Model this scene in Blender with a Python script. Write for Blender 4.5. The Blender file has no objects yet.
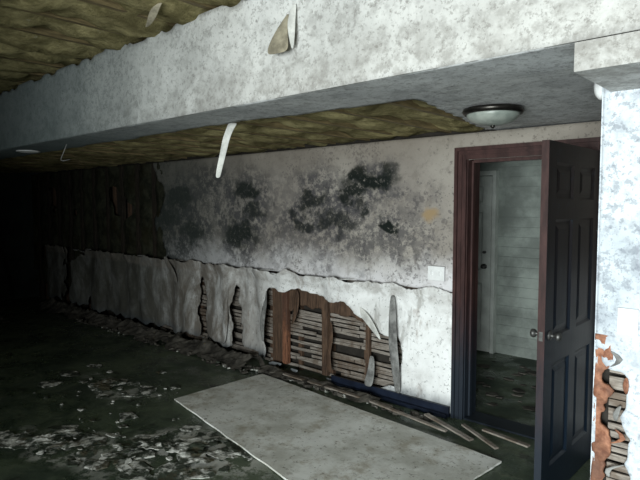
import bpy, bmesh, math, random
from mathutils import Vector, noise, Matrix
random.seed(7)
scene = bpy.context.scene
scene.view_settings.view_transform = 'Standard'

# ---------------------------------------------------------------- materials
class NT:
    def __init__(s, name, rough=0.85, spec=0.3):
        s.mat = bpy.data.materials.new(name); s.mat.use_nodes = True
        s.t = s.mat.node_tree; s.b = s.t.nodes['Principled BSDF']
        s.b.inputs['Roughness'].default_value = rough
        s.b.inputs['Specular IOR Level'].default_value = spec
        tc = s.t.nodes.new('ShaderNodeTexCoord'); s.P = tc.outputs['Object']
    def put(s, inp, v):
        if isinstance(v, bpy.types.NodeSocket): s.t.links.new(v, inp)
        elif isinstance(v, (tuple, list)):
            inp.default_value = tuple(v) + ((1,) if len(v) == 3 and len(inp.default_value) == 4 else ())
        else: inp.default_value = v
    def noise(s, scale, detail=4, rough=0.6, vec=None, dist=0.0):
        n = s.t.nodes.new('ShaderNodeTexNoise'); s.put(n.inputs['Vector'], vec or s.P)
        n.inputs['Scale'].default_value = scale; n.inputs['Detail'].default_value = detail
        n.inputs['Roughness'].default_value = rough; n.inputs['Distortion'].default_value = dist
        return n.outputs['Fac']
    def noisec(s, scale, detail=3):
        n = s.t.nodes.new('ShaderNodeTexNoise'); s.put(n.inputs['Vector'], s.P)
        n.inputs['Scale'].default_value = scale; n.inputs['Detail'].default_value = detail
        return n.outputs['Color']
    def scl(s, v, sc):
        n = s.t.nodes.new('ShaderNodeVectorMath'); n.operation = 'MULTIPLY'
        s.put(n.inputs[0], v); s.put(n.inputs[1], sc); return n.outputs[0]
    def vadd(s, a, b):
        n = s.t.nodes.new('ShaderNodeVectorMath'); n.operation = 'ADD'
        s.put(n.inputs[0], a); s.put(n.inputs[1], b); return n.outputs[0]
    def vlen(s, a):
        n = s.t.nodes.new('ShaderNodeVectorMath'); n.operation = 'LENGTH'
        s.put(n.inputs[0], a); return n.outputs['Value']
    def math(s, op, a, b=0.0, clamp=False):
        n = s.t.nodes.new('ShaderNodeMath'); n.operation = op; n.use_clamp = clamp
        s.put(n.inputs[0], a); s.put(n.inputs[1], b); return n.outputs[0]
    def rng(s, v, a, b, c=0.0, d=1.0, smooth=True):
        n = s.t.nodes.new('ShaderNodeMapRange')
        if smooth: n.interpolation_type = 'SMOOTHSTEP'
        s.put(n.inputs[0], v)
        for i, q in enumerate((a, b, c, d)): s.put(n.inputs[i + 1], q)
        return n.outputs[0]
    def mix(s, f, a, b):
        n = s.t.nodes.new('ShaderNodeMix'); n.data_type = 'RGBA'
        s.put(n.inputs[0], f); s.put(n.inputs[6], a); s.put(n.inputs[7], b); return n.outputs[2]
    def xyz(s):
        n = s.t.nodes.new('ShaderNodeSeparateXYZ'); s.put(n.inputs[0], s.P); return n.outputs
    def color(s, c): s.put(s.b.inputs['Base Color'], c)
    def bump(s, h, strength=0.4, dist=0.01):
        n = s.t.nodes.new('ShaderNodeBump'); n.inputs['Strength'].default_value = strength
        n.inputs['Distance'].default_value = dist; s.put(n.inputs['Height'], h)
        s.t.links.new(n.outputs[0], s.b.inputs['Normal'])
    def blobs(s, lst, jitter=0.35, jscale=3.0, soft=0.35):
        nz = s.vadd(s.noisec(jscale, 6), (-0.5, -0.5, -0.5))
        nz = s.scl(nz, (jitter, jitter, jitter)); p = s.vadd(s.P, nz)
        out = None
        for c, r, a in lst:
            d = s.vadd(p, tuple(-q for q in c)); d = s.scl(d, tuple(1.0 / q for q in r))
            m = s.rng(s.vlen(d), 1.15, soft, 0.0, a)
            out = m if out is None else s.math('MAXIMUM', out, m)
        return out

def simple(name, col, rough=0.7, spec=0.3, var=0.35, sc=12, metal=0.0, bump=0.2):
    m = NT(name, rough, spec)
    dk = tuple(c * (1 - var) for c in col)
    n = m.noise(sc, 5, 0.65)
    m.color(m.mix(m.rng(n, 0.35, 0.65), dk, col)); m.b.inputs['Metallic'].default_value = metal
    if bump: m.bump(m.noise(sc * 4, 3), bump, 0.004)
    return m.mat

def mat_moldwall():
    m = NT('moldy_wall_paint', 0.9, 0.15)
    x, y, z = m.xyz()
    big = m.noise(1.1, 4, 0.6)
    base = m.mix(m.rng(big, 0.3, 0.7), (0.28, 0.252, 0.225), (0.40, 0.37, 0.33))
    low = m.rng(m.math('ADD', z, m.math('MULTIPLY', m.noise(2.2, 5), 0.5)), 1.60, 1.24)
    base = m.mix(m.math('MULTIPLY', low, 0.9), base, (0.78, 0.77, 0.79))
    sp = m.noise(34, 3, 0.7); dens = m.rng(m.noise(1.7, 4, 0.7), 0.35, 0.75, 0.66, 0.50)
    spm = m.rng(m.math('SUBTRACT', sp, dens), -0.04, 0.03)
    base = m.mix(m.math('MULTIPLY', spm, 0.6), base, (0.10, 0.09, 0.09))
    mott = m.rng(m.noise(9, 6, 0.75), 0.48, 0.66, 0, 0.45)
    base = m.mix(mott, base, (0.17, 0.15, 0.13))
    soft = m.blobs([((-3.5, 3.9, 1.60), (0.90, 1, 0.48), 0.9), ((-5.9, 3.9, 1.50), (0.95, 1, 0.68), .95),
                    ((-4.65, 3.9, 1.50), (0.70, 1, 0.62), .9), ((-5.3, 3.9, 1.85), (0.6, 1, 0.3), .85),
                    ((-2.9, 3.9, 1.80), (0.5, 1, 0.28), .9), ((-2.75, 3.9, 1.35), (0.42, 1, 0.32), .75),
                    ((-6.4, 3.9, 1.3), (0.6, 1, 0.7), .95), ((-3.3, 3.9, 1.32), (0.9, 1, 0.26), .75), ((-2.45, 3.9, 1.5), (0.25, 1, 0.4), .5)], 1.0, 2.6)
    brk = m.rng(m.noise(13, 7, 0.78), 0.39, 0.55)
    base = m.mix(m.math('MULTIPLY', soft, brk), base, (0.065, 0.063, 0.07))
    hard = m.blobs([((-2.97, 3.9, 1.88), (0.30, 1, 0.12), 1), ((-3.14, 3.9, 1.76), (0.17, 1, 0.09), .95), ((-2.72, 3.9, 1.49), (0.12, 1, 0.065), 1),
                    ((-4.60, 3.9, 1.84), (0.29, 1, 0.14), .95), ((-4.75, 3.9, 1.36), (0.36, 1, 0.16), .95), ((-4.5, 3.9, 1.58), (0.22, 1, 0.11), .8),
                    ((-3.60, 3.9, 1.70), (0.22, 1, 0.11), .85), ((-3.35, 3.9, 1.50), (0.26, 1, 0.11), .8), ((-3.0, 3.9, 1.64), (0.12, 1, 0.06), .85), ((-3.75, 3.9, 1.5), (0.16, 1, 0.09), .8),
                    ((-5.9, 3.9, 1.75), (0.32, 1, 0.17), .9), ((-5.6, 3.9, 1.35), (0.30, 1, 0.15), .9), ((-6.2, 3.9, 1.5), (0.32, 1, 0.18), .9)], 0.45, 6, .5)
    hb = m.rng(m.noise(20, 7, 0.8), 0.35, 0.47)
    base = m.mix(m.math('MULTIPLY', hard, hb), base, (0.011, 0.015, 0.013))
    tan = m.blobs([((-2.35, 3.9, 1.59), (0.09, 1, 0.06), 1)], 0.12, 9)
    base = m.mix(tan, base, (0.33, 0.24, 0.14))
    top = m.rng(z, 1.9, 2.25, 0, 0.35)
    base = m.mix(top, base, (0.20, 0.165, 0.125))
    fl = m.rng(x, -3.8, -6.4, 0, 0.72); base = m.mix(fl, base, (0.05, 0.06, 0.055))  # light falloff toward the left, put into the wall colour
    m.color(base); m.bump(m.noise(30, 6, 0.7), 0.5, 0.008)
    return m.mat

def mat_lowwall():
    m = NT('flaking_plaster', 0.85, 0.2)
    x, y, z = m.xyz()
    n1 = m.noise(2.3, 5, 0.7, dist=0.6)
    base = m.mix(m.rng(n1, 0.36, 0.60), (0.68, 0.68, 0.67), (0.94, 0.95, 0.95))
    streak = m.noise(5, 5, 0.7, vec=m.scl(m.P, (1, 1, 0.3)), dist=0.4)
    base = m.mix(m.rng(streak, 0.54, 0.66, 0, 0.55), base, (0.22, 0.205, 0.18))
    br = m.noise(3.1, 5, 0.7, vec=m.scl(m.vadd(m.P, (5, 0, 3)), (1.3, 1, 0.6)))
    base = m.mix(m.rng(br, 0.57, 0.69, 0, 0.55), base, (0.20, 0.13, 0.09))
    sp = m.noise(40, 3, 0.7)
    base = m.mix(m.rng(sp, 0.58, 0.68, 0, 0.55), base, (0.12, 0.12, 0.12))
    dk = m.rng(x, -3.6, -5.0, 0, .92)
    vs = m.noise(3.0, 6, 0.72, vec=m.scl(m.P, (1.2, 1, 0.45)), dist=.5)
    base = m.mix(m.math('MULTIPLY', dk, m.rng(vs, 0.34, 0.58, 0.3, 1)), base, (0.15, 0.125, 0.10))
    base = m.mix(m.rng(x, -5.0, -6.8, 0, 0.8), base, (0.045, 0.05, 0.042))  # far left darkened in the colour to deepen the light falloff
    band = m.math('MULTIPLY', m.rng(m.math('ADD', z, m.math('MULTIPLY', n1, .08)), .90, .96), m.rng(m.noise(8, 5, .7), .4, .6, .1, .5))
    base = m.mix(band, base, (0.24, 0.21, 0.18))
    low_dark = m.rng(m.math('ADD', z, m.math('MULTIPLY', n1, 0.25)), 0.34, 0.18, 0, 0.8)
    base = m.mix(low_dark, base, (0.07, 0.085, 0.10))  # darker and bluish toward the bottom edge
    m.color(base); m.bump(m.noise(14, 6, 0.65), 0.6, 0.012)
    return m.mat

def mat_soffit(name, lite, dark, spk, gain=0.0, bottom=False):
    m = NT(name, 0.85, 0.2)
    x, y, z = m.xyz()
    n1 = m.noise(2.0, 5, 0.65)
    base = m.mix(m.rng(n1, 0.3, 0.7), dark, lite)
    dens = m.rng(m.noise(1.3, 4, 0.7), 0.3, 0.7, 0.66, 0.55)
    s1 = m.rng(m.math('SUBTRACT', m.noise(26, 4, 0.75), dens), -0.05 - gain, 0.03)
    base = m.mix(m.math('MULTIPLY', s1, 0.5), base, spk)
    s2 = m.rng(m.noise(60, 2, 0.6), 0.58, 0.68, 0, 0.5)
    base = m.mix(s2, base, spk)
    mott = m.rng(m.noise(12, 6, 0.75), 0.46, 0.64, 0, 0.38)
    base = m.mix(mott, base, spk)
    if bottom:
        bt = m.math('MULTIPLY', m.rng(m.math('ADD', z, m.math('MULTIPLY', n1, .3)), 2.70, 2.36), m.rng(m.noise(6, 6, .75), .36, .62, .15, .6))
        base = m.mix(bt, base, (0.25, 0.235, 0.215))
    lf = m.rng(x, -2.0, -5.4, 0, 0.75); base = m.mix(lf, base, (0.09, 0.14, 0.15))  # dim teal light at the left end, painted into the colour
    m.color(base); m.bump(m.noise(26, 5, 0.7), 0.35, 0.006)
    return m.mat

def mat_insul(name, a, b, k=1.0):
    m = NT(name, 0.95, 0.05)
    n = m.noise(5, 7, 0.75, vec=m.scl(m.P, (1.3, 0.8, 1.0)))
    c = m.mix(m.rng(n, 0.35, 0.65), a, b)
    c = m.mix(m.rng(m.noise(2.1, 4, 0.7), 0.48, 0.66, 0, .65), c, (0.10 * k, 0.085 * k, 0.04 * k))
    c = m.mix(m.rng(m.noise(14, 4, 0.7), 0.64, 0.74, 0, .5), c, (0.56 * k, 0.54 * k, 0.42 * k))
    m.color(c); m.bump(m.noise(28, 6, 0.75), 1.0, 0.02); return m.mat

def mat_floor():
    m = NT('wet_dirty_floor', 0.4, 0.45)
    n = m.noise(1.6, 6, 0.7, dist=0.5)
    c = m.mix(m.rng(n, 0.35, 0.65), (0.038, 0.056, 0.038), (0.11, 0.14, 0.09))
    c = m.mix(m.rng(m.noise(7, 6, 0.75), 0.56, 0.68, 0, 0.45), c, (0.18, 0.19, 0.14))
    c = m.mix(m.rng(m.noise(4, 6, 0.75, vec=m.vadd(m.P, (9, 3, 0))), 0.56, 0.66, 0, 0.8), c, (0.016, 0.020, 0.014))
    b = m.blobs([((-3.1, 2.12, 0), (0.60, 0.45, 1), 1), ((-4.7, 2.4, 0), (0.6, 0.22, 1), .7), ((-3.7, 1.6, 0), (0.7, 0.25, 1), .6)], 0.8, 2.5)
    bm = m.math('MULTIPLY', b, m.rng(m.noise(5, 6, 0.75), 0.47, 0.55))
    c = m.mix(bm, c, (0.62, 0.62, 0.58))
    m.color(c)
    m.put(m.b.inputs['Roughness'], m.rng(m.noise(3, 4), 0.4, 0.6, 0.22, 0.7))
    m.bump(m.noise(14, 6, 0.7), 0.5, 0.012); return m.mat

def mat_board():
    m = NT('stained_drywall_sheet', 0.8, 0.2)
    c = m.mix(m.rng(m.noise(2.5, 5, 0.7), 0.35, 0.65), (0.60, 0.60, 0.55), (0.92, 0.93, 0.90))
    c = m.mix(m.rng(m.noise(3, 6, 0.75), 0.50, 0.66, 0, .65), c, (0.36, 0.31, 0.22))
    c = m.mix(m.rng(m.noise(9, 6, 0.75), 0.56, 0.68, 0, .5), c, (0.25, 0.22, 0.17))
    c = m.mix(m.rng(m.noise(30, 4, 0.7), 0.59, 0.68, 0, .75), c, (0.14, 0.12, 0.09))
    m.color(c); m.bump(m.noise(20, 4), 0.15, 0.003); return m.mat

def mat_debris():
    m = NT('plaster_rubble', 0.9, 0.15)
    c = m.mix(m.rng(m.noise(7, 5, 0.7), 0.46, 0.60), (0.05, 0.06, 0.045), (0.66, 0.66, 0.62))
    c = m.mix(m.rng(m.noise(4, 4, 0.7), 0.54, 0.64, 0, .85), c, (0.08, 0.07, 0.045))
    m.color(c); m.bump(m.noise(30, 5, .7), 0.8, 0.01); return m.mat

def mat_wood(name, a, b, sc=(1, 1, 8), rough=0.7, stain=None):
    m = NT(name, rough, 0.3)
    n = m.noise(6, 6, 0.7, vec=m.scl(m.P, sc), dist=0.3)
    c = m.mix(m.rng(n, 0.3, 0.7), a, b)
    if stain:
        c = m.mix(m.rng(m.noise(3.2, 5, 0.7), 0.45, 0.62, 0, .8), c, stain)
    m.color(c); m.bump(n, 0.4, 0.005); return m.mat

def mat_doorpaint():
    m = NT('dark_stained_door', 0.42, 0.45)
    x, y, z = m.xyz()
    n = m.noise(4, 6, 0.7, vec=m.scl(m.P, (3, 3, 0.5)))
    g = m.rng(m.math('ADD', z, m.math('MULTIPLY', n, 0.6)), 2.1, 0.8)
    c = m.mix(g, (0.015, 0.012, 0.012), (0.006, 0.013, 0.024))
    c = m.mix(m.rng(m.noise(13, 6, 0.75), 0.56, 0.70, 0, 0.5), c, (0.032, 0.060, 0.080))
    m.color(c); m.bump(n, 0.3, 0.004); return m.mat

def mat_casing():
    m = NT('mahogany_casing', 0.55, 0.35)
    x, y, z = m.xyz()
    n = m.noise(7, 6, 0.7, vec=m.scl(m.P, (3, 3, 0.6)))
    c = m.mix(m.rng(n, 0.3, 0.7), (0.026, 0.011, 0.010), (0.066, 0.030, 0.027))
    g = m.rng(m.math('ADD', z, m.math('MULTIPLY', n, 0.5)), 1.35, 0.5)
    c = m.mix(g, c, (0.014, 0.020, 0.030))  # bluish light low on the casing, painted over the mahogany
    m.color(c); return m.mat

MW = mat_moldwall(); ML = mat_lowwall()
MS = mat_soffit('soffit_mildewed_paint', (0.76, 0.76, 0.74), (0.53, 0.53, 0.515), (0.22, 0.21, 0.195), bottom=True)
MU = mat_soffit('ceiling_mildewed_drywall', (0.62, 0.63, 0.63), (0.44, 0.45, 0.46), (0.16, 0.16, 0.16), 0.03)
MC = mat_soffit('pier_mildewed_paint', (0.74, 0.79, 0.84), (0.50, 0.55, 0.60), (0.20, 0.22, 0.26))
MI = mat_insul('mineral_wool_insulation', (0.185, 0.16, 0.075), (0.45, 0.39, 0.20))
MI2 = mat_insul('old_wall_insulation', (0.016, 0.018, 0.013), (0.055, 0.056, 0.038), .22)
MF = mat_floor(); MB = mat_board(); MD = mat_debris()
M_joist = mat_wood('joist_wood', (0.09, 0.07, 0.035), (0.26, 0.20, 0.10), (8, 1, 8))
M_stud = mat_wood('stud_wood', (0.045, 0.028, 0.020), (0.14, 0.085, 0.055), (8, 8, 1))
M_darkstud = mat_wood('dark_stud_wood', (0.012, 0.011, 0.009), (0.045, 0.035, 0.026), (8, 8, 1))  # darker version of the stud wood for the left end
M_rust = mat_wood('wet_red_stud', (0.10, 0.045, 0.028), (0.36, 0.16, 0.09), (8, 8, 1), stain=(.07, .04, .03))
M_brick = mat_wood('rotten_red_edge', (0.16, 0.06, 0.035), (0.42, 0.20, 0.12), (5, 5, 5), stain=(.10, .05, .035))
M_lath = mat_wood('lath_wood', (0.12, 0.10, 0.085), (0.38, 0.34, 0.30), (1.2, 1, 14), stain=(0.12, 0.085, 0.06))
M_dark = simple('dark_sheathing', (0.035, 0.03, 0.025), 0.9)
M_darkwall = simple('dark_wall', (0.04, 0.05, 0.048), 0.9, sc=3)  # plain dark tone for the outer walls
M_case = mat_casing(); M_door = mat_doorpaint()
M_hall = simple('hall_siding_paint', (0.34, 0.38, 0.35), 0.8, sc=2.5, var=0.45)
M_hdoor = simple('hall_door_paint', (0.66, 0.70, 0.66), 0.6, sc=4, var=0.25)
M_white = simple('white_plastic', (0.85, 0.86, 0.86), 0.4, 0.5, 0.1, 20, bump=0)
M_bronze = simple('bronze_metal', (0.06, 0.055, 0.05), 0.35, 0.5, 0.4, 20, 0.9, 0)
M_brass = simple('tarnished_knob_metal', (0.16, 0.16, 0.155), 0.5, 0.5, 0.5, 40, .8, 0)
M_paper = simple('torn_facing_paper', (0.78, 0.78, 0.74), 0.85, 0.2, 0.35, 10)
M_brownpaper = simple('brown_backing_paper', (0.40, 0.36, 0.27), 0.9, 0.1, 0.5, 14)
M_navy = simple('wet_baseboard', (0.012, 0.018, 0.036), 0.4, 0.5, 0.5, 6)
M_greyflap = simple('grey_wet_drywall', (0.34, 0.34, 0.33), 0.85, 0.2, 0.65, 9)
M_glassframe = simple('window_frame_white', (0.7, 0.7, 0.7), 0.5)
MDk = simple('sodden_rubble', (0.11, 0.10, 0.085), .8, .3, .75, 8, bump=.8)

mg = NT('frosted_glass', 0.35, 0.5)
mg.color(mg.mix(mg.rng(mg.noise(9, 4), .35, .65), (0.28, 0.32, 0.29), (0.48, 0.52, 0.47)))
mg.b.inputs['Transmission Weight'].default_value = 0.25
M_glass = mg.mat

# ---------------------------------------------------------------- geometry helpers
def link(me, name, mat):
    o = bpy.data.objects.new(name, me); scene.collection.objects.link(o)
    if mat: me.materials.append(mat)
    return o
def root(name, kids):
    e = bpy.data.objects.new(name, None); e.empty_display_size = 0.2
    scene.collection.objects.link(e)
    for k in kids: k.parent = e
    return e
def boxes(name, lst, mat, bevel=0.0):
    """lst of (x0,x1,y0,y1,z0,z1[,matrix])"""
    bm = bmesh.new()
    for b in lst:
        x0, x1, y0, y1, z0, z1 = b[:6]
        M = Matrix.Translation(((x0 + x1) / 2, (y0 + y1) / 2, (z0 + z1) / 2))
        if len(b) > 6: M = M @ b[6]
        M = M @ Matrix.Diagonal((x1 - x0, y1 - y0, z1 - z0, 1))
        bmesh.ops.create_cube(bm, size=1, matrix=M)
    if bevel: bmesh.ops.bevel(bm, geom=bm.edges[:], offset=bevel, segments=1, affect='EDGES')
    me = bpy.data.meshes.new(name); bm.to_mesh(me); bm.free()
    return link(me, name, mat)
def sheet(name, fn, u0, u1, v0, v1, step, mat, keep=None, thick=0.012, smooth_b=2, smooth=True):
    nu = max(1, round((u1 - u0) / step)); nv = max(1, round((v1 - v0) / step))
    du = (u1 - u0) / nu; dv = (v1 - v0) / nv
    bm = bmesh.new(); g = {}
    def vert(i, j):
        if (i, j) not in g: g[i, j] = [u0 + i * du, v0 + j * dv]
        return (i, j)
    faces = []
    for i in range(nu):
        for j in range(nv):
            if keep and not keep(u0 + (i + .5) * du, v0 + (j + .5) * dv): continue
            faces.append((vert(i, j), vert(i + 1, j), vert(i + 1, j + 1), vert(i, j + 1)))
    if smooth_b and keep:
        ec = {}
        for f in faces:
            for k in range(4):
                e = tuple(sorted((f[k], f[(k + 1) % 4]))); ec[e] = ec.get(e, 0) + 1
        nb = {}
        for e, c in ec.items():
            if c == 1: nb.setdefault(e[0], []).append(e[1]); nb.setdefault(e[1], []).append(e[0])
        for _ in range(smooth_b):
            new = {}
            for k, ns in nb.items():
                if k[0] in (0, nu) or k[1] in (0, nv) or len(ns) != 2: continue
                a, b = g[ns[0]], g[ns[1]]; p = g[k]
                new[k] = [p[0] * .5 + (a[0] + b[0]) * .25, p[1] * .5 + (a[1] + b[1]) * .25]
            g.update(new)
    vs = {k: bm.verts.new(fn(*p)) for k, p in g.items()}
    for f in faces:
        q = bm.faces.new([vs[k] for k in f]); q.smooth = smooth
    me = bpy.data.meshes.new(name); bm.to_mesh(me); bm.free()
    o = link(me, name, mat)
    if thick:
        md = o.modifiers.new('thickness', 'SOLIDIFY'); md.thickness = thick; md.offset = 0
    return o
def N3(x, y, z=0.0, s=1.0, o=4): return noise.fractal(Vector((x * s, y * s, z)), 1.0, 2.0, o)
def inpoly(x, y, P):
    c = False; j = len(P) - 1
    for i in range(len(P)):
        if (P[i][1] > y) != (P[j][1] > y) and x < (P[j][0] - P[i][0]) * (y - P[i][1]) / (P[j][1] - P[i][1]) + P[i][0]: c = not c
        j = i
    return c
def strip(name, pts, widths, wdir, mat, thick=0.004, sub=2):
    bm = bmesh.new(); rows = []
    for i, p in enumerate(pts):
        w = widths[i]; d = Vector(wdir).normalized()
        p = Vector(p); rows.append([bm.verts.new(p - d * w / 2), bm.verts.new(p + d.cross(Vector((0, 0, 1))) * w * 0.06), bm.verts.new(p + d * w / 2)])
    for a, b in zip(rows, rows[1:]):
        for k in range(2):
            f = bm.faces.new((a[k], a[k + 1], b[k + 1], b[k])); f.smooth = True
    me = bpy.data.meshes.new(name); bm.to_mesh(me); bm.free()
    o = link(me, name, mat)
    md = o.modifiers.new('s', 'SOLIDIFY'); md.thickness = thick
    md = o.modifiers.new('d', 'SUBSURF'); md.levels = sub; md.render_levels = sub
    return o
def lathe(name, prof, mat, M=Matrix(), n=40, cap=True):
    bm = bmesh.new(); rings = []
    for r, z in prof:
        rings.append([bm.verts.new(M @ Vector((r * math.cos(2 * math.pi * k / n), r * math.sin(2 * math.pi * k / n), z))) for k in range(n)])
    for a, b in zip(rings, rings[1:]):
        for k in range(n):
            f = bm.faces.new((a[k], a[(k + 1) % n], b[(k + 1) % n], b[k])); f.smooth = True
    if cap:
        bm.faces.new(rings[0]); bm.faces.new(rings[-1])
    bmesh.ops.recalc_face_normals(bm, faces=bm.faces[:])
    me = bpy.data.meshes.new(name); bm.to_mesh(me); bm.free()
    return link(me, name, mat)

# ---------------------------------------------------------------- dimensions
YW = 3.9; ZC = 2.23; ZU = 2.80; YS = 2.0; XL = -10.6; XR = 2.6; YB = -3.0
DX0, DX1, DH = -2.03, -1.13, 2.02      # door opening
ZT = 2.213                              # top of the wall assembly

boxes('floor', [(XL, XR, YB, 6.0, -0.12, 0.0)], MF)

# ---------------------------------------------------------------- north wall
def up_disp(x, z):
    return (x, YW + 0.010 * N3(x, z, 3, 1.2) + 0.004 * N3(x, z, 1, 6), z)
def up_keep(x, z):
    if DX0 - .01 < x < DX1 + .01 and z < DH: return False
    if x < -6.35 + 0.25 * N3(x, z, 7, 2.5) and z > 1.0: return False
    return True
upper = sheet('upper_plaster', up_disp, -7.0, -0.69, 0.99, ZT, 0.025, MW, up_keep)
HOLE = [(-4.27, .06), (-4.31, .30), (-4.27, .45), (-4.21, .80), (-3.95, .84), (-3.81, .87), (-3.5, .82), (-3.18, .775), (-2.95, .67), (-2.76, .55), (-2.70, .56), (-2.69, .83), (-2.64, .83), (-2.60, .5), (-2.58, .13), (-2.95, .05), (-3.9, .05)]
SL = [[(-5.42, .10), (-5.47, .5), (-5.40, .86), (-5.35, .84), (-5.34, .5), (-5.28, .10)],
      [(-4.78, .08), (-4.82, .5), (-4.75, .80), (-4.70, .76), (-4.66, .45), (-4.60, .08)]]
def lo_keep(x, z):
    jx = x + 0.05 * N3(x, z, 5, 4); jz = z + 0.05 * N3(x, z, 9, 4)
    if inpoly(jx, jz, HOLE): return False
    for p in SL:
        if inpoly(jx, jz, p): return False
    if z < 0.05 + 0.07 * N3(x, 0, 4, 4) + (0.07 if x < -4.4 else 0): return False
    if z > 1.0 + 0.04 * N3(x, 0, 8, 5): return False
    if x < -7.2 and N3(x, z, 12, 1.4) > 0.30: return False
    return True
def lo_disp(x, z):
    # sagging wallboard: long vertical buckles with a few soft creases
    lean = .04 * N3(x, 0, 31, 1.1, 2) * z
    bulge = 0.10 * (.5 + N3(x + lean * 6, z * .22, 11, 2.2, 2)) + 0.018 * N3(x, z, 21, 4, 3)
    k = min(1, max(.12, (-2.5 - x) / 1.0))
    ld = 0.045 * max(0, (z - 0.90) / 0.10)
    return (x, max(3.765, YW - 0.022 - max(0, bulge) * k - ld * (0.6 + 0.4 * N3(x, 0, 2, 4)) * (1 if x < -2.35 else .2)), z)
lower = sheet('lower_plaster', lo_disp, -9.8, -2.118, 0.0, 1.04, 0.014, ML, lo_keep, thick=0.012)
lowr = boxes('lower_plaster_right', [(DX1 + .005, -0.69, YW - .01, YW + .06, 0, 1.0)], ML)
sheath = boxes('sheathing', [(XL, DX0 - .02, 4.0, 4.06, 0, ZT), (DX1 + .02, XR, 4.0, 4.06, 0, ZT), (DX0 - .02, DX1 + .02, 4.0, 4.06, DH + .02, ZT)], M_dark)
laths = []
z = 0.03
while z < 1.0:
    x = -6.6
    while x < -2.12:
        L = random.uniform(.3, 1.1); x1 = min(x + L, -2.12)
        if random.random() < .86:
            rot = Matrix.Rotation(random.uniform(-.035, .035), 4, 'Y') @ Matrix.Rotation(random.uniform(-.03, .0), 4, 'Z')
            dy = random.uniform(-.006, .003)
            laths.append((x, x1 - .006, 3.945 + dy, 3.957 + dy, z, z + random.uniform(.024, .032), rot))
        x = x1
    z += 0.036
lath = boxes('lath_boards', laths, M_lath)
studs = [(x, x + .045, 3.962, 4.0, 0, ZT) for x in [-10.2 + .42 * i for i in range(20)] if x < -2.1]
studo = boxes('wall_studs', studs, M_stud)
studo2 = boxes('front_studs', [(x, x + .05, 3.90, 3.962, 0, ZT) for x in [-10.3 + .42 * i for i in range(10)]], M_darkstud)
redstud = boxes('red_studs', [(-4.06, -3.99, 3.885, 3.94, .05, .88)], M_rust, .004)
redstud2 = boxes('dark_studs', [(-4.22, -4.075, 3.90, 3.94, .04, .86), (-3.52, -3.45, 3.89, 3.94, .04, .84), (-3.0, -2.96, 3.90, 3.94, .04, .6)], M_stud, .004)
toprot = sheet('rotten_board', lambda x, z: (x, 3.925 + .01 * N3(x, z, 4, 6), z), -4.2, -2.95, .50, .90, .014, M_stud,
               lambda x, z: z > .66 - (x + 4.2) * .04 + .10 * N3(x, z, 6, 4) and z < .90, thick=.01)
def wi(x, z):
    k = abs(math.sin((x + 10.3) / .42 * math.pi))
    return (x, 3.955 - 0.06 * k - 0.03 * N3(x, z, 4, 4), z)
winsul = sheet('wall_insulation', wi, -10.5, -6.1, 0.3, ZT, 0.035, MI2, lambda x, z: N3(x, z, 31, 1.5) < 0.45, thick=0)

fl = []
fl.append(strip('flap_a', [(-2.66, 3.84, .92), (-2.64, 3.81, .72), (-2.63, 3.80, .50), (-2.60, 3.81, .28), (-2.60, 3.84, .08)], [.06, .09, .11, .10, .07], (1, -.2, 0), M_greyflap, .012))
fl.append(strip('flap_b', [(-3.15, 3.87, .78), (-2.98, 3.83, .73), (-2.86, 3.81, .64), (-2.76, 3.81, .52)], [.05, .10, .10, .02], (.4, -.2, 1), M_paper, .008))
fl.append(strip('flap_c', [(-3.40, 3.89, .58), (-3.36, 3.86, .42), (-3.39, 3.83, .27), (-3.36, 3.84, .10)], [.05, .08, .07, .11], (1, -.3, 0), M_stud, .01))
fl.append(strip('flap_d', [(-4.25, 3.84, .84), (-4.22, 3.81, .66), (-4.28, 3.80, .45), (-4.26, 3.81, .25)], [.03, .09, .12, .05], (1, -.3, 0), M_greyflap, .008))
fl.append(strip('flap_f', [(-2.92, 3.90, .34), (-2.88, 3.84, .22), (-2.90, 3.81, .08)], [.06, .08, .12], (1, -.1, 0), M_greyflap, .01))
fl.append(strip('flap_h', [(-3.86, 3.90, .84), (-3.82, 3.86, .62), (-3.88, 3.85, .48)], [.10, .09, .02], (1, -.2, 0), M_stud, .01))
fl.append(strip('flap_i', [(-6.1, 3.82, 1.03), (-6.0, 3.79, .95), (-5.85, 3.78, .84), (-5.8, 3.79, .72)], [.08, .12, .12, .04], (1, -.1, .2), ML, .01))
fl.append(strip('flap_k', [(-4.85, 3.85, .90), (-4.87, 3.79, .66), (-4.84, 3.78, .38), (-4.90, 3.79, .12)], [.05, .10, .12, .08], (1, -.15, 0), ML, .01))
for i in range(30):
    x = -8.8 + i * .215 + random.uniform(-.05, .05); L = random.uniform(.12, .34); h = random.uniform(.02, .055)
    z0 = 0.985 + random.uniform(-.02, .02)
    if x + L > -2.4: continue
    fl.append(strip('torn_edge_%d' % i, [(x, 3.86, z0), (x + L * .4, 3.835 - random.uniform(0, .03), z0 - .01), (x + L, 3.86, z0 + random.uniform(-.03, .02))], [h * .4, h, h * .2], (0, -.6, .8), ML if i > 10 else M_greyflap, .006, 1))
root('wall_north', [upper, lower, lowr, sheath, lath, studo, studo2, redstud, redstud2, toprot, winsul] + fl)

boxes('baseboard_north', [(-3.35, -2.125, 3.835, 3.856, 0.0, .085), (-3.38, -2.13, 3.80, 3.834, 0.0, .03)], M_navy)

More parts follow.
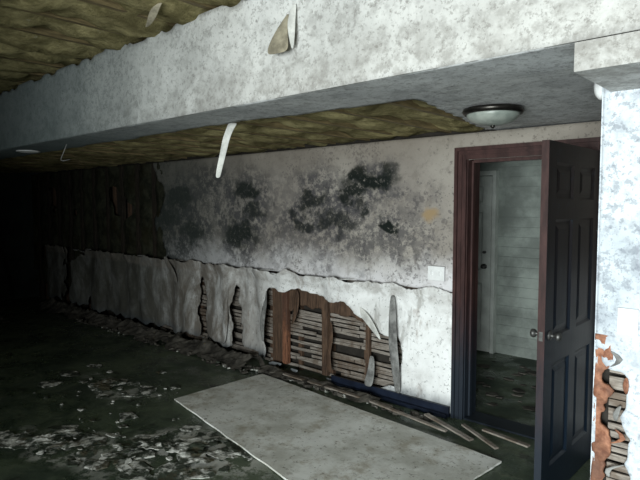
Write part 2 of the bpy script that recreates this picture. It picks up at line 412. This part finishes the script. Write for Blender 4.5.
# ---------------------------------------------------------------- door frame
cw = .085
A0, A1 = DX0 - cw, DX1 + cw
casing = [(A0, DX0 + .006, 3.868, 3.888, 0, DH + cw), (DX1 - .006, A1, 3.868, 3.888, 0, DH + cw), (DX0 + .006, DX1 - .006, 3.868, 3.888, DH - .006, DH + cw),
          (A0, A0 + .026, 3.850, 3.868, 0, DH + cw), (A1 - .026, A1, 3.850, 3.868, 0, DH + cw), (A0 + .026, A1 - .026, 3.850, 3.868, DH + cw - .026, DH + cw),
          (A0 + .045, A0 + .060, 3.860, 3.868, 0, DH + cw - .045), (A1 - .060, A1 - .045, 3.860, 3.868, 0, DH + cw - .045), (A0 + .060, A1 - .060, 3.860, 3.868, DH + cw - .06, DH + cw - .045)]
casing_o = boxes('casing', casing, M_case)
jamb = boxes('jamb', [(DX0 - .02, DX0 + .012, 3.889, 4.08, 0, DH), (DX1 - .012, DX1 + .02, 3.889, 4.08, 0, DH), (DX0 - .02, DX1 + .02, 3.889, 4.08, DH, DH + .02),
                      (DX0 + .012, DX0 + .026, 3.95, 3.99, 0, DH - .012), (DX0 + .026, DX1 - .026, 3.95, 3.99, DH - .028, DH - .0)], M_case)
sill = boxes('threshold', [(DX0 + .013, DX1 - .013, 3.88, 4.08, 0, .015)], M_case, .003)
root('trim_1', [casing_o, jamb, sill])

# ---------------------------------------------------------------- six panel door leaf
def panel_door(name, W, H, T, mat, M):
    bm = bmesh.new()
    st = W * .13; mid = W * .12; pw = (W - 2 * st - mid) / 2
    zs = [(.20, .78), (.93, 1.58), (1.69, H - .11)]
    xs = [(st, st + pw), (st + pw + mid, W - st)]
    def bx(x0, x1, y0, y1, z0, z1):
        bmesh.ops.create_cube(bm, size=1, matrix=Matrix.Translation(((x0 + x1) / 2, (y0 + y1) / 2, (z0 + z1) / 2)) @ Matrix.Diagonal((x1 - x0, y1 - y0, z1 - z0, 1)))
    bx(0, st, 0, T, 0, H); bx(W - st, W, 0, T, 0, H); bx(st + pw, st + pw + mid, 0, T, 0, H)
    for x0, x1 in xs:
        edges = [0] + [q for p in zs for q in p] + [H]
        for k in range(0, len(edges), 2): bx(x0, x1, 0, T, edges[k], edges[k + 1])
        for z0, z1 in zs:
            for side in (0, 1):
                ys = (0.0, .012, .012, .004) if side == 0 else (T, T - .012, T - .012, T - .004)
                ins = (0, .014, .03, .055); rings = []
                for y, i in zip(ys, ins):
                    rings.append([bm.verts.new(c) for c in ((x0 + i, y, z0 + i), (x1 - i, y, z0 + i), (x1 - i, y, z1 - i), (x0 + i, y, z1 - i))])
                for a, b in zip(rings, rings[1:]):
                    for k in range(4): bm.faces.new((a[k], a[(k + 1) % 4], b[(k + 1) % 4], b[k]))
                bm.faces.new(rings[-1])
    bmesh.ops.recalc_face_normals(bm, faces=bm.faces[:])
    bmesh.ops.transform(bm, matrix=M, verts=bm.verts[:])
    me = bpy.data.meshes.new(name); bm.to_mesh(me); bm.free()
    return link(me, name, mat)
def knob(name, M, mat):
    return lathe(name, [(.028, 0), (.028, .005), (.011, .009), (.010, .030), (.020, .036), (.025, .046), (.022, .058), (.010, .064)], mat, M, 24)
Mleaf = Matrix.Translation((-1.115, 3.845, .012)) @ Matrix.Rotation(math.radians(-90.5), 4, 'Z')
leaf = panel_door('leaf', .865, 2.0, .04, M_door, Mleaf)
edge = boxes('leaf_edge', [(-1.1215, -1.083, 2.975, 2.9795, .012, 2.012)], M_case)
kA = knob('knob_a', Mleaf @ Matrix.Translation((.80, .04, .95)) @ Matrix.Rotation(math.radians(-90), 4, 'X'), M_brass)
kB = knob('knob_b', Mleaf @ Matrix.Translation((.80, 0, .95)) @ Matrix.Rotation(math.radians(90), 4, 'X'), M_brass)
lt = boxes('latch_plate', [(-1.113, -1.092, 2.972, 2.9755, .94, .99)], M_brass)
root('door_1', [leaf, edge, kA, kB, lt])

# ---------------------------------------------------------------- hall behind
sid = []
z = 0
while z < 2.25:
    sid.append((-4.2, -.6, 5.93, 5.95, z, z + .108, Matrix.Rotation(math.radians(.8), 4, 'X'))); z += .11
hs = boxes('siding_boards', sid, M_hall)
root('wall_hall_back', [hs, boxes('backing', [(-4.2, -.6, 5.96, 6.05, 0, 2.3)], M_hall)])
boxes('wall_hall_left', [(-4.3, -4.2, 4.1, 6.05, 0, 2.3)], M_hall)
boxes('wall_hall_right', [(-.6, -.5, 4.1, 6.05, 0, 2.3)], M_hall)
boxes('ceiling_hall', [(-4.3, -.5, 4.1, 6.05, 2.32, 2.4)], M_hall)
HX = .07
hl = panel_door('leaf', .78, 1.98, .035, M_hdoor, Matrix.Translation((-3.60 + HX, 5.86, .01)))
hk = knob('knob', Matrix.Translation((-2.89 + HX, 5.86, .98)) @ Matrix.Rotation(math.radians(90), 4, 'X'), M_brass)
hk2 = knob('deadbolt', Matrix.Translation((-2.89 + HX, 5.86, 1.14)) @ Matrix.Rotation(math.radians(90), 4, 'X') @ Matrix.Scale(.6, 4), M_brass)
hc = boxes('frame', [(-3.66 + HX, -3.61 + HX, 5.85, 5.925, 0, 2.0), (-2.81 + HX, -2.77 + HX, 5.85, 5.925, 0, 2.0), (-3.66 + HX, -2.77 + HX, 5.85, 5.925, 2.0, 2.05)], M_hdoor)
root('door_2', [hl, hk, hk2, hc])

# ---------------------------------------------------------------- soffit
def face_fn(x, z): return (x, YS + .006 * N3(x, z, 3, 1.5), z)
def sof_keep(x, z): return z < ZU - .02 + .05 * N3(x, 0, 14, 3)
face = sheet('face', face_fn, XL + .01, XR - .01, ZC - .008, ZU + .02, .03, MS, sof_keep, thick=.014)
def cfront(x): return 2.40 + .05 * N3(x, 0, 17, 2.2) + (.10 if x > -3 else 0) * min(1, x + 3)
def low_keep(x, y):
    f = cfront(x)
    if y < f: return True
    xe = -1.60 - .26 * min(1, max(0, (y - 2.55) / 1.2)) + .03 * N3(0, y, 3, 5)
    return x > xe
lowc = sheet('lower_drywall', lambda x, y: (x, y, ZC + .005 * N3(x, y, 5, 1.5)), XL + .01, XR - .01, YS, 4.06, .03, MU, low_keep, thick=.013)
cj = [(x, x + .04, YS + .02, 4.06, ZC + .022, ZC + .16) for x in [-10.5 + .41 * i for i in range(31)]]
lowj = boxes('soffit_joists', cj, M_joist)
def ci(x, y):
    k = abs(math.sin((x + 10.48) / .41 * math.pi)) ** .5
    return (x, y, max(ZC + .010, ZC + .075 - .055 * k - .05 * N3(x, y, 2, 3)))
lowi = sheet('soffit_insulation', ci, XL + .01, -1.3, YS + .03, 4.05, .035, MI, None, thick=0)
sback = boxes('soffit_back_board', [(XL + .01, XR - .01, 4.06, 4.08, ZC, ZU)], M_dark)
root('soffit', [face, lowc, lowj, lowi, sback])

uj = boxes('ceiling_joists', [(x, x + .038, YB, YS + .3, ZU + .005, ZU + .16) for x in [-10.5 + .41 * i for i in range(33)]], M_joist)
def ui(x, y):
    k = abs(math.sin((x + 10.48) / .41 * math.pi)) ** .5
    return (x, y, ZU + .05 - .06 * k - .055 * N3(x, y, 2, 2.4) - .02 * N3(x, y, 6, 9))
uin = sheet('ceiling_insulation', ui, XL, XR, YB, YS + .1, .045, MI, None, thick=0)
deck = boxes('subfloor_deck', [(XL, XR, YB, 6.0, ZU + .17, ZU + .2)], M_dark)
rem = sheet('drywall_remnant', lambda x, y: (x, y, ZU - .03 - .12 * max(0, (1.85 - y)) + .01 * N3(x, y, 3, 4)), -2.35, -1.1, 1.50, 1.99, .02, MU,
            lambda x, y: y > 1.78 + .16 * N3(x, 0, 5, 3) + .05 * N3(x, y, 3, 9), thick=.012)
root('ceiling', [uj, uin, deck, rem])

# ---------------------------------------------------------------- pier
PX, PY = -.68, 2.45
PH = [(PX - .1, -.1), (PX - .1, 1.10), (PX + .03, 1.08), (PX + .05, 1.0), (PX + .13, .98), (PX + .11, .78), (PX + .15, .52), (2.7, .45), (2.7, -.1)]
pf = sheet('face_plaster', lambda x, z: (x, PY + .006 * N3(x, z, 3, 3), z), PX, .2, 0, ZT, .012, MC,
           lambda x, z: not inpoly(x + .03 * N3(x, z, 6, 9), z + .03 * N3(x, z, 8, 9), PH), thick=.014)
pf2 = boxes('face_plaster_far', [(.2, XR - .01, PY - .007, PY + .007, .0, ZT)], MC)
ps = boxes('side_plaster', [(PX - .006, PX + .008, PY - .004, YW - .06, 0, ZT)], MC)
pcore = boxes('core', [(PX + .012, XR - .01, PY + .06, YW - .05, 0, ZT)], M_dark)
pl = []
z = .02
while z < 1.12:
    pl.append((PX + .05, .3, PY + .018, PY + .032, z, z + .026, Matrix.Rotation(random.uniform(-.015, .015), 4, 'Y'))); z += .033
plath = boxes('lath', pl, M_lath)
pst = sheet('rotten_corner_edge', lambda x, z: (x, PY + .002 + .012 * N3(x, z, 4, 14), z), PX - .002, PX + .085, 0, 1.14, .009, M_brick,
            lambda x, z: x < PX + .05 + .05 * N3(x, z, 5, 8), thick=.02)
pfl = [strip('flake_%d' % i, [(PX + .04 + random.uniform(0, .10), PY - .002, z), (PX + .05 + random.uniform(0, .1), PY - .02, z - .03), (PX + .05 + random.uniform(0, .09), PY - .004, z - .07)], [.01, .035, .01], (1, -.3, .2), M_brick if i % 2 else M_greyflap, .005, 1) for i, z in enumerate([1.08, .98, .86, .76, .62, .5, .4])]
drop = boxes('drop_box', [(-.65, XR - .01, 2.0, 3.82, 2.12, ZT)], MS)
dropf = boxes('drop_face', [(-.65, XR - .01, 1.992, 2.0, 2.12, ZT + .004)], MS)
root('wall_east_pier', [pf, pf2, ps, pcore, plath, pst, drop, dropf] + pfl)

# ---------------------------------------------------------------- shell
boxes('wall_west', [(XL - .1, XL, YB, 6.05, 0, 3.0)], M_darkwall)
boxes('wall_east', [(XR, XR + .1, YB, 6.05, 0, 3.0)], M_darkwall)
wx0, wx1, wz0, wz1 = -1.0, 1.6, .25, 2.15
boxes('wall_south', [(XL, wx0, YB - .1, YB, 0, 3.0), (wx1, XR, YB - .1, YB, 0, 3.0), (wx0, wx1, YB - .1, YB, 0, wz0), (wx0, wx1, YB - .1, YB, wz1, 3.0)], M_darkwall)
boxes('window_1', [(wx0, wx0 + .05, YB - .1, YB + .02, wz0, wz1), (wx1 - .05, wx1, YB - .1, YB + .02, wz0, wz1), (wx0, wx1, YB - .1, YB + .02, wz0, wz0 + .05), (wx0, wx1, YB - .1, YB + .02, wz1 - .05, wz1), (.27, .33, YB - .08, YB, wz0, wz1)], M_glassframe)

# ---------------------------------------------------------------- fixtures
Ml = Matrix.Translation((-1.42, 3.02, ZC - .012))
lr = lathe('rim', [(.10, 0), (.165, -.004), (.170, -.018), (.160, -.034), (.150, -.036), (.148, -.02)], M_bronze, Ml, 48)
lg = lathe('glass_bowl', [(.150, -.030), (.140, -.052), (.115, -.072), (.08, -.086), (.04, -.094), (.004, -.097)], M_glass, Ml, 48)
lf = lathe('finial', [(.012, -.094), (.014, -.102), (.006, -.112)], M_bronze, Ml, 20)
root('ceiling_light', [lr, lg, lf])
Ms = Matrix.Translation((PX - .007, PY + .06, 2.155)) @ Matrix.Rotation(math.radians(-90), 4, 'Y')
root('smoke_detector', [lathe('body', [(.05, 0), (.052, .012), (.05, .026), (.035, .040), (.01, .043)], M_white, Ms, 32)])
Mr = Matrix.Translation((-6.0, 2.2, ZC - .012))
root('recessed_light', [lathe('trim_ring', [(.11, .0), (.11, -.008), (.085, -.014), (.075, -.004)], M_white, Mr, 32), lathe('lens', [(.075, -.005), (.04, -.014), (.003, -.016)], M_white, Mr, 32)])
sw = boxes('plate', [(-2.345, -2.195, 3.862, 3.874, 1.07, 1.185)], M_white, .003)
sw2 = boxes('toggles', [(-2.315, -2.30, 3.850, 3.865, 1.115, 1.145), (-2.245, -2.23, 3.850, 3.865, 1.115, 1.145)], M_white, .002)
root('light_switch', [sw, sw2])
sw = boxes('plate', [(-.60, -.525, PY - .018, PY - .008, 1.155, 1.26)], M_white, .002)
sw2 = boxes('toggle', [(-.57, -.555, PY - .028, PY - .016, 1.195, 1.22)], M_white, .002)
root('light_switch.001', [sw, sw2])

strip('hanging_drywall_strip', [(-2.95, 2.38, 2.215), (-2.93, 2.35, 2.19), (-2.96, 2.33, 2.12), (-2.98, 2.32, 2.02), (-3.01, 2.31, 1.92), (-3.03, 2.31, 1.85)], [.07, .055, .05, .045, .04, .035], (.8, .6, 0), M_paper, .006)
strip('torn_paper_flap', [(-2.02, 1.985, 2.62), (-2.02, 1.955, 2.56), (-2.03, 1.93, 2.49), (-2.03, 1.92, 2.41)], [.012, .06, .11, .16], (1, .15, 0), M_brownpaper, .004)
strip('torn_paper_flap', [(-1.97, 1.985, 2.66), (-1.98, 1.965, 2.58), (-1.96, 1.95, 2.50), (-1.96, 1.955, 2.43)], [.02, .05, .04, .01], (1, .3, 0), M_paper, .004)
strip('hanging_insulation_paper', [(-2.10, 1.40, 2.79), (-2.12, 1.38, 2.73), (-2.14, 1.39, 2.67), (-2.18, 1.40, 2.57)], [.02, .05, .04, .02], (.7, .7, 0), M_brownpaper, .004)
strip('hanging_insulation_paper', [(-2.75, 1.72, 2.78), (-2.78, 1.70, 2.75), (-2.83, 1.71, 2.70), (-2.90, 1.72, 2.68)], [.03, .06, .05, .02], (.7, .7, .2), M_brownpaper, .004)
cu = bpy.data.curves.new('w', 'CURVE'); cu.dimensions = '3D'; cu.bevel_depth = .004
sp = cu.splines.new('NURBS'); pts = [(-5.1, 2.2, 2.22), (-5.12, 2.18, 2.14), (-5.16, 2.16, 2.08), (-5.1, 2.15, 2.06), (-5.04, 2.2, 2.08)]
sp.points.add(len(pts) - 1)
for p, q in zip(sp.points, pts): p.co = (*q, 1)
sp.use_endpoint_u = True
wo = bpy.data.objects.new('dangling_wire', cu); scene.collection.objects.link(wo); cu.materials.append(M_greyflap)

# ---------------------------------------------------------------- floor things
A, B, C, D = [Vector(p) for p in ((-4.05, 2.60, 0), (-4.02, 3.58, 0), (-1.48, 3.37, 0), (-1.58, 2.13, 0))]
def bd(u, v):
    p = (A * (1 - u) + D * u) * (1 - v) + (B * (1 - u) + C * u) * v
    return (p.x + .004 * N3(v, u, 5, 14), p.y + .006 * N3(u, v, 6, 14), .012 + .004 * abs(N3(u, v, 3, 2, 2)))
sheet('drywall_sheet_on_floor', bd, 0, 1, 0, 1, .02, MB, None, thick=.013, smooth=False)

def rubble(name, regions, n, mat, smin, smax, hmax=.05, tl=.25):
    bm = bmesh.new()
    for _ in range(n):
        (x0, x1, y0, y1) = random.choice(regions)
        c = Vector((random.uniform(x0, x1), random.uniform(y0, y1), 0))
        s = random.uniform(smin, smax) * random.random() ** .5 + smin * .3; k = random.randint(4, 7); a0 = random.random() * 6
        h = random.uniform(.003, hmax)
        tilt = Matrix.Rotation(random.uniform(-tl, tl), 4, 'X') @ Matrix.Rotation(random.uniform(-tl, tl), 4, 'Y')
        pts = [Vector((s * random.uniform(.5, 1) * math.cos(a0 + 6.283 * i / k) * 1.4, s * random.uniform(.5, 1) * math.sin(a0 + 6.283 * i / k), 0)) for i in range(k)]
        lo = [tilt @ p for p in pts]; hi = [tilt @ (p * .85 + Vector((0, 0, h))) for p in pts]
        mz = min(p.z for p in lo)
        off = c - Vector((0, 0, mz - .001))
        lo = [bm.verts.new(p + off) for p in lo]; hi = [bm.verts.new(p + off) for p in hi]
        bm.faces.new(hi); bm.faces.new(lo[::-1])
        for i in range(k): bm.faces.new((lo[i], lo[(i + 1) % k], hi[(i + 1) % k], hi[i]))
    me = bpy.data.meshes.new(name); bm.to_mesh(me); bm.free()
    return link(me, name, mat)
def crumple(name, cx, cy, rx, ry, hgt, mat, seed, thr=0.0, rot=0.0):
    ca, sa = math.cos(rot), math.sin(rot)
    def fn(u, v):
        r = math.sqrt(u * u + v * v)
        n = N3(u * rx, v * ry, seed, 7, 5); m = N3(u * rx, v * ry, seed + 5, 2.5, 3)
        z = hgt * max(0, 1 - r * r) * (.35 + .5 * abs(n) * 1.6 + .4 * max(0, m))
        x, y = u * rx, v * ry
        return (cx + x * ca - y * sa, cy + x * sa + y * ca, max(.002, z))
    def keep(u, v):
        return u * u + v * v < 1 + .5 * N3(u * rx, v * ry, seed + 9, 4) and N3(u * rx, v * ry, seed + 2, 4) > thr - .25
    return sheet(name, fn, -1.25, 1.25, -1.25, 1.25, .035, mat, keep, thick=.004, smooth=False)
p1 = crumple('heap_a', -3.15, 2.05, .50, .36, .05, MD, 1, .18, .5)
p2 = crumple('heap_b', -4.75, 2.45, .45, .18, .04, MD, 7, .3, .3)
p3 = crumple('heap_c', -3.9, 1.62, .6, .24, .04, MD, 12, .3, .4)
r1 = rubble('chips', [(-4.2, -2.7, 1.5, 2.4), (-5.3, -4.2, 1.8, 2.8)], 60, MD, .01, .05, .008, .06)
r2 = rubble('flat_scraps', [(-4.3, -2.8, 1.5, 2.4), (-5.6, -4.2, 2.0, 3.0)], 22, MD, .06, .15, .008, .03)
root('plaster_debris', [p1, p2, p3, r1, r2])
w1 = sheet('ridge', lambda x, y: (x, y, .002 + .15 * max(0, 1 - abs((y - 3.72) / .22)) * (.5 + .8 * abs(N3(x, y, 3, 5))) * (1 if x < -4.2 else .45)), -9.5, -2.7, 3.42, 3.755, .035, MDk,
           lambda x, y: y > 3.52 + .12 * N3(x, 0, 3, 3) + (.10 if x > -4.3 else 0), thick=0, smooth=False)
w2 = rubble('pieces', [(-8, -4.2, 3.48, 3.68), (-4.2, -2.2, 3.62, 3.69)], 260, MDk, .015, .05, .03)
w3 = rubble('pale_pieces', [(-8, -4.2, 3.48, 3.68), (-4.2, -2.2, 3.62, 3.69)], 60, MD, .015, .045, .02)
wood = []
for (x, y, L, a, w) in [(-2.35, 3.58, .75, -.10, .03), (-2.0, 3.60, .5, -.35, .04), (-1.75, 3.60, .4, -.5, .03), (-2.9, 3.66, .7, .03, .04), (-3.5, 3.67, .6, .03, .04), (-1.60, 3.70, .35, -.1, .04)]:
    wood.append((x - L / 2, x + L / 2, y - w / 2, y + w / 2, .03, .042, Matrix.Rotation(a, 4, 'Z') @ Matrix.Rotation(.03, 4, 'Y')))
w4 = boxes('broken_lath', wood, M_lath)
root('plaster_rubble_ridge', [w1, w2, w3, w4])
strip('leaning_drywall_panel', [(-10.45, 2.7, 1.62), (-10.3, 2.8, 1.48), (-10.1, 2.95, 1.30), (-9.95, 3.05, .75), (-9.85, 3.1, .02)], [.10, .2, .30, .3, .2], (.6, -.3, .4), M_paper, .012)
rubble('collapsed_ceiling_rubble', [(-10.2, -8.6, 1.6, 2.9)], 50, MDk, .04, .14, .06)
rubble('hall_floor_debris', [(-2.6, -1.3, 4.3, 5.6)], 45, MDk, .02, .09, .012, .05)

# ---------------------------------------------------------------- light
def area(name, loc, target, sx, sy, P, col, spread=180):
    L = bpy.data.lights.new(name, 'AREA'); L.shape = 'RECTANGLE'; L.size = sx; L.size_y = sy; L.energy = P; L.color = col; L.spread = math.radians(spread)
    o = bpy.data.objects.new(name, L); scene.collection.objects.link(o); o.location = loc
    o.rotation_euler = (Vector(target) - Vector(loc)).to_track_quat('-Z', 'Y').to_euler()
area('window_daylight', (.3, YB + .06, 1.2), (-1.5, 3.9, 0.8), 2.4, 1.8, 138, (.93, 1.0, .99), 90)
area('hall_fill_light', (-1.2, 5.0, 2.28), (-2.2, 5.2, 0), .5, .5, 1.3, (.88, 1, .93))  # added fill lamp to brighten the hall; no such fixture is seen
w = bpy.data.worlds.new('World'); scene.world = w; w.use_nodes = True
w.node_tree.nodes['Background'].inputs[0].default_value = (.5, .65, .75, 1); w.node_tree.nodes['Background'].inputs[1].default_value = .3

cam = bpy.data.cameras.new('camera'); co = bpy.data.objects.new('camera', cam); scene.collection.objects.link(co)
cam.lens = 31.2; cam.sensor_width = 36; cam.clip_start = .05
co.location = (0, 0, 1.67); co.rotation_euler = (math.radians(90 - 3.6), 0, math.radians(42.3))
scene.camera = co
